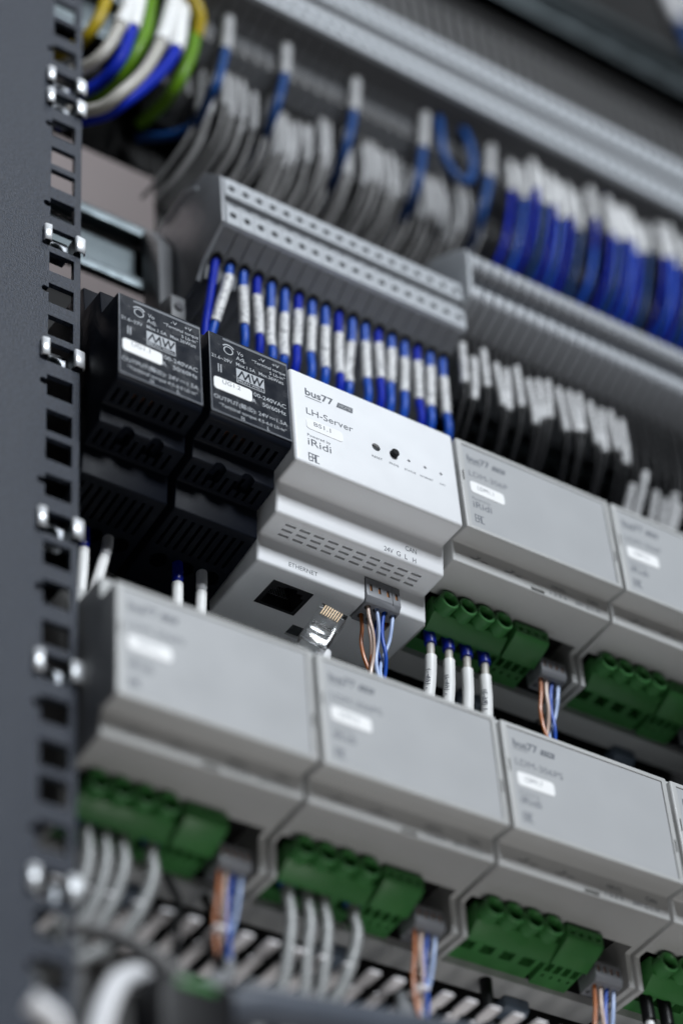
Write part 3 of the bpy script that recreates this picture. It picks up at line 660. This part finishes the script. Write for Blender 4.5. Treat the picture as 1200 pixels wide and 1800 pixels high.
# blue wires of the near strip
for k in range(NA):
    x = x0a+3.0+k*pa; j = random.uniform(-1, 1)
    if k == 0: pth = [(x, 20, 67), (x-.3, 22, 58), (x-1.2, 26, 40), (x-1.5, 32, 22), (x-1.5, 60, 6)]; sl = None
    elif k == 1: pth = [(x, 20, 67), (x-.6, 21, 58), (x-4.2, 24, 40), (x-6.2, 32, 22), (x-6, 60, 6)]; sl = (.20, .53)
    else: pth = [(x, 20, 67), (x, 21, 58), (x+1.0*j, 23+random.uniform(-1,1.5), 42), (x+1.8*j, 27, 26), (x+2*j, 60, 4)]; q0 = random.uniform(-.05,.07); sl = (.27+q0, .56+q0+random.uniform(-.03,.03))
    wire('marked_wire', 'bare blue wire at the left end of the near strip, without a sleeve' if k == 0 else ('leaning blue wire with white sleeve, second from the left of the near strip' if k == 1 else 'blue wire with white marker sleeve under the near terminal strip'), 'wire', 'blue wires under the near strip',
         pth, 1.6, 'wire_blue' if k % 3 else 'wire_deep_blue', None, None, sl, 'sleeve', 2.0)
# black wires with white markers under the rounded blocks
for k in range(26):
    x = x0b+2.6+k*5.2; j = random.uniform(-1, 1); d = (k % 7)*1.2 + (8 if k > 14 else 0)
    gx = random.uniform(-2.4, 2.4); st = random.uniform(-.02, .07)
    sl = (.13+st, .34+st+.02*random.random()) if k < 16 else (.42+st, .62+st)
    wire('black_wire', 'black wire with white marker sleeve under the rounded terminal blocks', 'wire', 'black wires under the rounded blocks', [(x, 17, 84), (x+.3*j, 17, 70), (x+j+gx*.5, 18, 50), (x-1+j+gx, 26, 32), (x-1+j+gx, 36, 22), (x+j, 60, 4)], 1.2, 'wire_black', None, None, sl, 'sleeve_mid', 1.7)
# far strip: single blue wires, dense blue wires, grey lower wires, a blue loop
for k, q in enumerate(([(-4,18,224),(-6,18,200),(-11,18,173),(-12,25,166),(-12,35,163),(-17,45,163),(-26,56,168)], [(24,18,224),(22,18,200),(18,20,177),(20,34,170),(27,56,180)], [(59,18,224),(56,18,198),(52,20,174),(54,34,167),(62,56,176)], [(95,18,224),(91,18,196),(87,20,171),(89,34,164),(97,56,173)], [(130,18,224),(126,18,198),(121,20,174),(124,34,166),(132,56,175)])):
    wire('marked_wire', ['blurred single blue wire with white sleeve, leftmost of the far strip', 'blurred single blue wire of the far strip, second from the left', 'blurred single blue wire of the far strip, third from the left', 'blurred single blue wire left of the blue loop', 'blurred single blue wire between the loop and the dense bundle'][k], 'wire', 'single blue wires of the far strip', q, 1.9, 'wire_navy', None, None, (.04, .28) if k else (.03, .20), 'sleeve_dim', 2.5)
wire('jumper_wire', 'blue jumper wire hanging in a loop under the far strip', 'wire', None, [(101,17,222),(99,15,206),(98,14,190),(101,12,176),(108,12,176),(114,14,194),(114,15,210),(112,17,222)], 1.9, 'wire_navy')
for k in range(23):
    x = 141+k*5.0+random.uniform(-1.1, 1.1); j = random.uniform(-1, 1); yy = random.uniform(14, 20); st = random.uniform(0, .05)
    wire('marked_wire', 'bright blue wire with white sleeve in the dense bundle of the far strip', 'wire', 'dense blue wires of the far strip', [(x, yy+1, 226), (x-.5, yy, 208), (x-2+1.5*j, yy+1+j, 188), (x-5+4*j, yy+7+3*j, 165+6*j), (x-7+5*j, 38, 150+5*j), (x-7+3*j, 60, 135)], random.uniform(1.0, 1.35), ('wire_deep_blue', 'wire_blue', 'wire_deep_blue', 'wire_navy')[k % 4], None, None, (.07+st, .30+st+.03*random.random()), 'sleeve', 1.95)
for k in range(42):
    x = -8+k*3.35+random.uniform(-.9, .9); j = random.uniform(-1, 1); st = random.uniform(0, .10); y0 = random.choice((31, 33, 36))
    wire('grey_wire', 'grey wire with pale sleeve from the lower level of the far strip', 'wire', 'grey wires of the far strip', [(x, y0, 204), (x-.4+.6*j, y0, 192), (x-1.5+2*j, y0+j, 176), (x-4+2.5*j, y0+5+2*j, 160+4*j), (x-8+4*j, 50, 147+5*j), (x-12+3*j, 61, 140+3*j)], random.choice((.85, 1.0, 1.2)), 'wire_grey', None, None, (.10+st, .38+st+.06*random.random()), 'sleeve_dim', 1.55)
# thick coloured wires at the upper left
UL = [('green and yellow earth wire curling right of the white sleeved pair', 'wire_green', [(-10,26,250),(-17,24,228),(-18,22,210),(-20,22,190),(-24,25,173),(-26,35,167),(-27,52,172)], None),
      ('thick blue wire with white sleeve in the right group of the upper left bundle', 'wire_deep_blue', [(-22,21,232),(-26,20,206),(-29,20,183),(-37,20,162),(-49,22,141),(-57,30,134),(-70,42,134)], (.10, .34)),
      ('thick grey wire with white sleeve in the right group of the upper left bundle', 'wire_beige', [(-27,19,228),(-32,18,203),(-37,18,180),(-45,18,156),(-54,20,139),(-60,28,134),(-72,42,138)], (.10, .34)),
      ('green and yellow earth wire in the left group of the upper left bundle', 'wire_green', [(-33,25,238),(-38,23,214),(-40,22,200),(-42,22,186),(-46,25,171),(-49,36,163),(-50,54,170)], None),
      ('thick blue wire with white sleeve in the left group of the upper left bundle', 'wire_deep_blue', [(-42,21,230),(-45,20,212),(-47,20,196),(-50,20,178),(-55,20,158),(-60,30,150),(-72,42,146)], (.05, .46)),
      ('thick grey wire with white sleeve in the left group of the upper left bundle', 'wire_beige', [(-47,19,226),(-50,18,206),(-52,18,191),(-57,18,173),(-62,20,158),(-67,28,154),(-76,42,158)], (.05, .46)),
      ('yellow wire with white sleeve just right of the rack post', 'wire_yellow', [(-56,21,222),(-59,20,206),(-61,20,192),(-64,22,178),(-67,30,172),(-72,46,177)], (.1, .38)),
      ('short yellow wire bridging over the white sleeves at the top left', 'wire_yellow', [(-36,16,214),(-30,15,217),(-24,15,216),(-19,17,208),(-18,21,200)], None)]
for lab, m_, q, sl in UL: wire('thick_wire', lab, 'wire', 'thick wires at the upper left', q, 2.5, m_, None, None, sl, 'sleeve_plain', 3.3, n=12)
wire('marked_wire', 'white sleeved wire added as a bright spot in the top right corner', 'wire', None, [(322,60,540),(326,60,515),(330,60,498),(334,60,470)], 4, 'wire_navy', None, None, (.2, .7), 'wire_white', 5)  # sleeved wire added to stand for a bright spot of unknown source

# ------------------------------------------------------------------ cables in the lower left foreground
wire('white_cable', 'thick white cable curving up from the bottom left corner', 'cable', None, [(-88,-12,-318),(-82,-10,-294),(-77,-6,-279),(-69,0,-265),(-58,8,-256),(-46,24,-252)], 3.0, 'wire_white', n=14)
wire('white_cable', 'short white cable end blurred at the bottom of the rack post', 'cable', None, [(-99,-8,-283),(-96,-8,-284.5),(-92,-8,-287),(-88,-4,-292),(-86,4,-300)], 2.8, 'wire_white', n=14)
wire('grey_cable', 'pale grey cable crossing under the braided cables at lower left', 'cable', None, [(-72,24,-236),(-64,16,-240),(-56,8,-248),(-49,2,-258),(-44,0,-272)], 2.6, 'wire_grey', n=12)
wire('slate_cable', 'thick dark slate cable along the bottom edge', 'cable', None, [(-44,-2,-268),(-30,-4,-264),(-2,-5,-261),(37,-5,-257),(79,-5,-253),(120,-5,-250)], 5.2, 'cable_slate', n=16)
wire('slate_cable', 'pale ribbed cable lying on the slate one at the bottom', 'cable', None, [(-30,2,-254),(0,2,-252),(40,2,-248),(80,2,-244)], 1.9, 'cable_grey', n=12)
bxx = thing('black_connector', 'black connector block with a green patch at the bottom edge', 'connector', (-66, -14, -300))
obj('shell', MB().box(0, 25, 0, 16, 0, 34), 'wire_black', bxx, bevel=3, seg=4)
obj('green_tab', MB().box(6, 18, -.6, 2.0, 29.4, 31.6), 'green', bxx, bevel=.4)
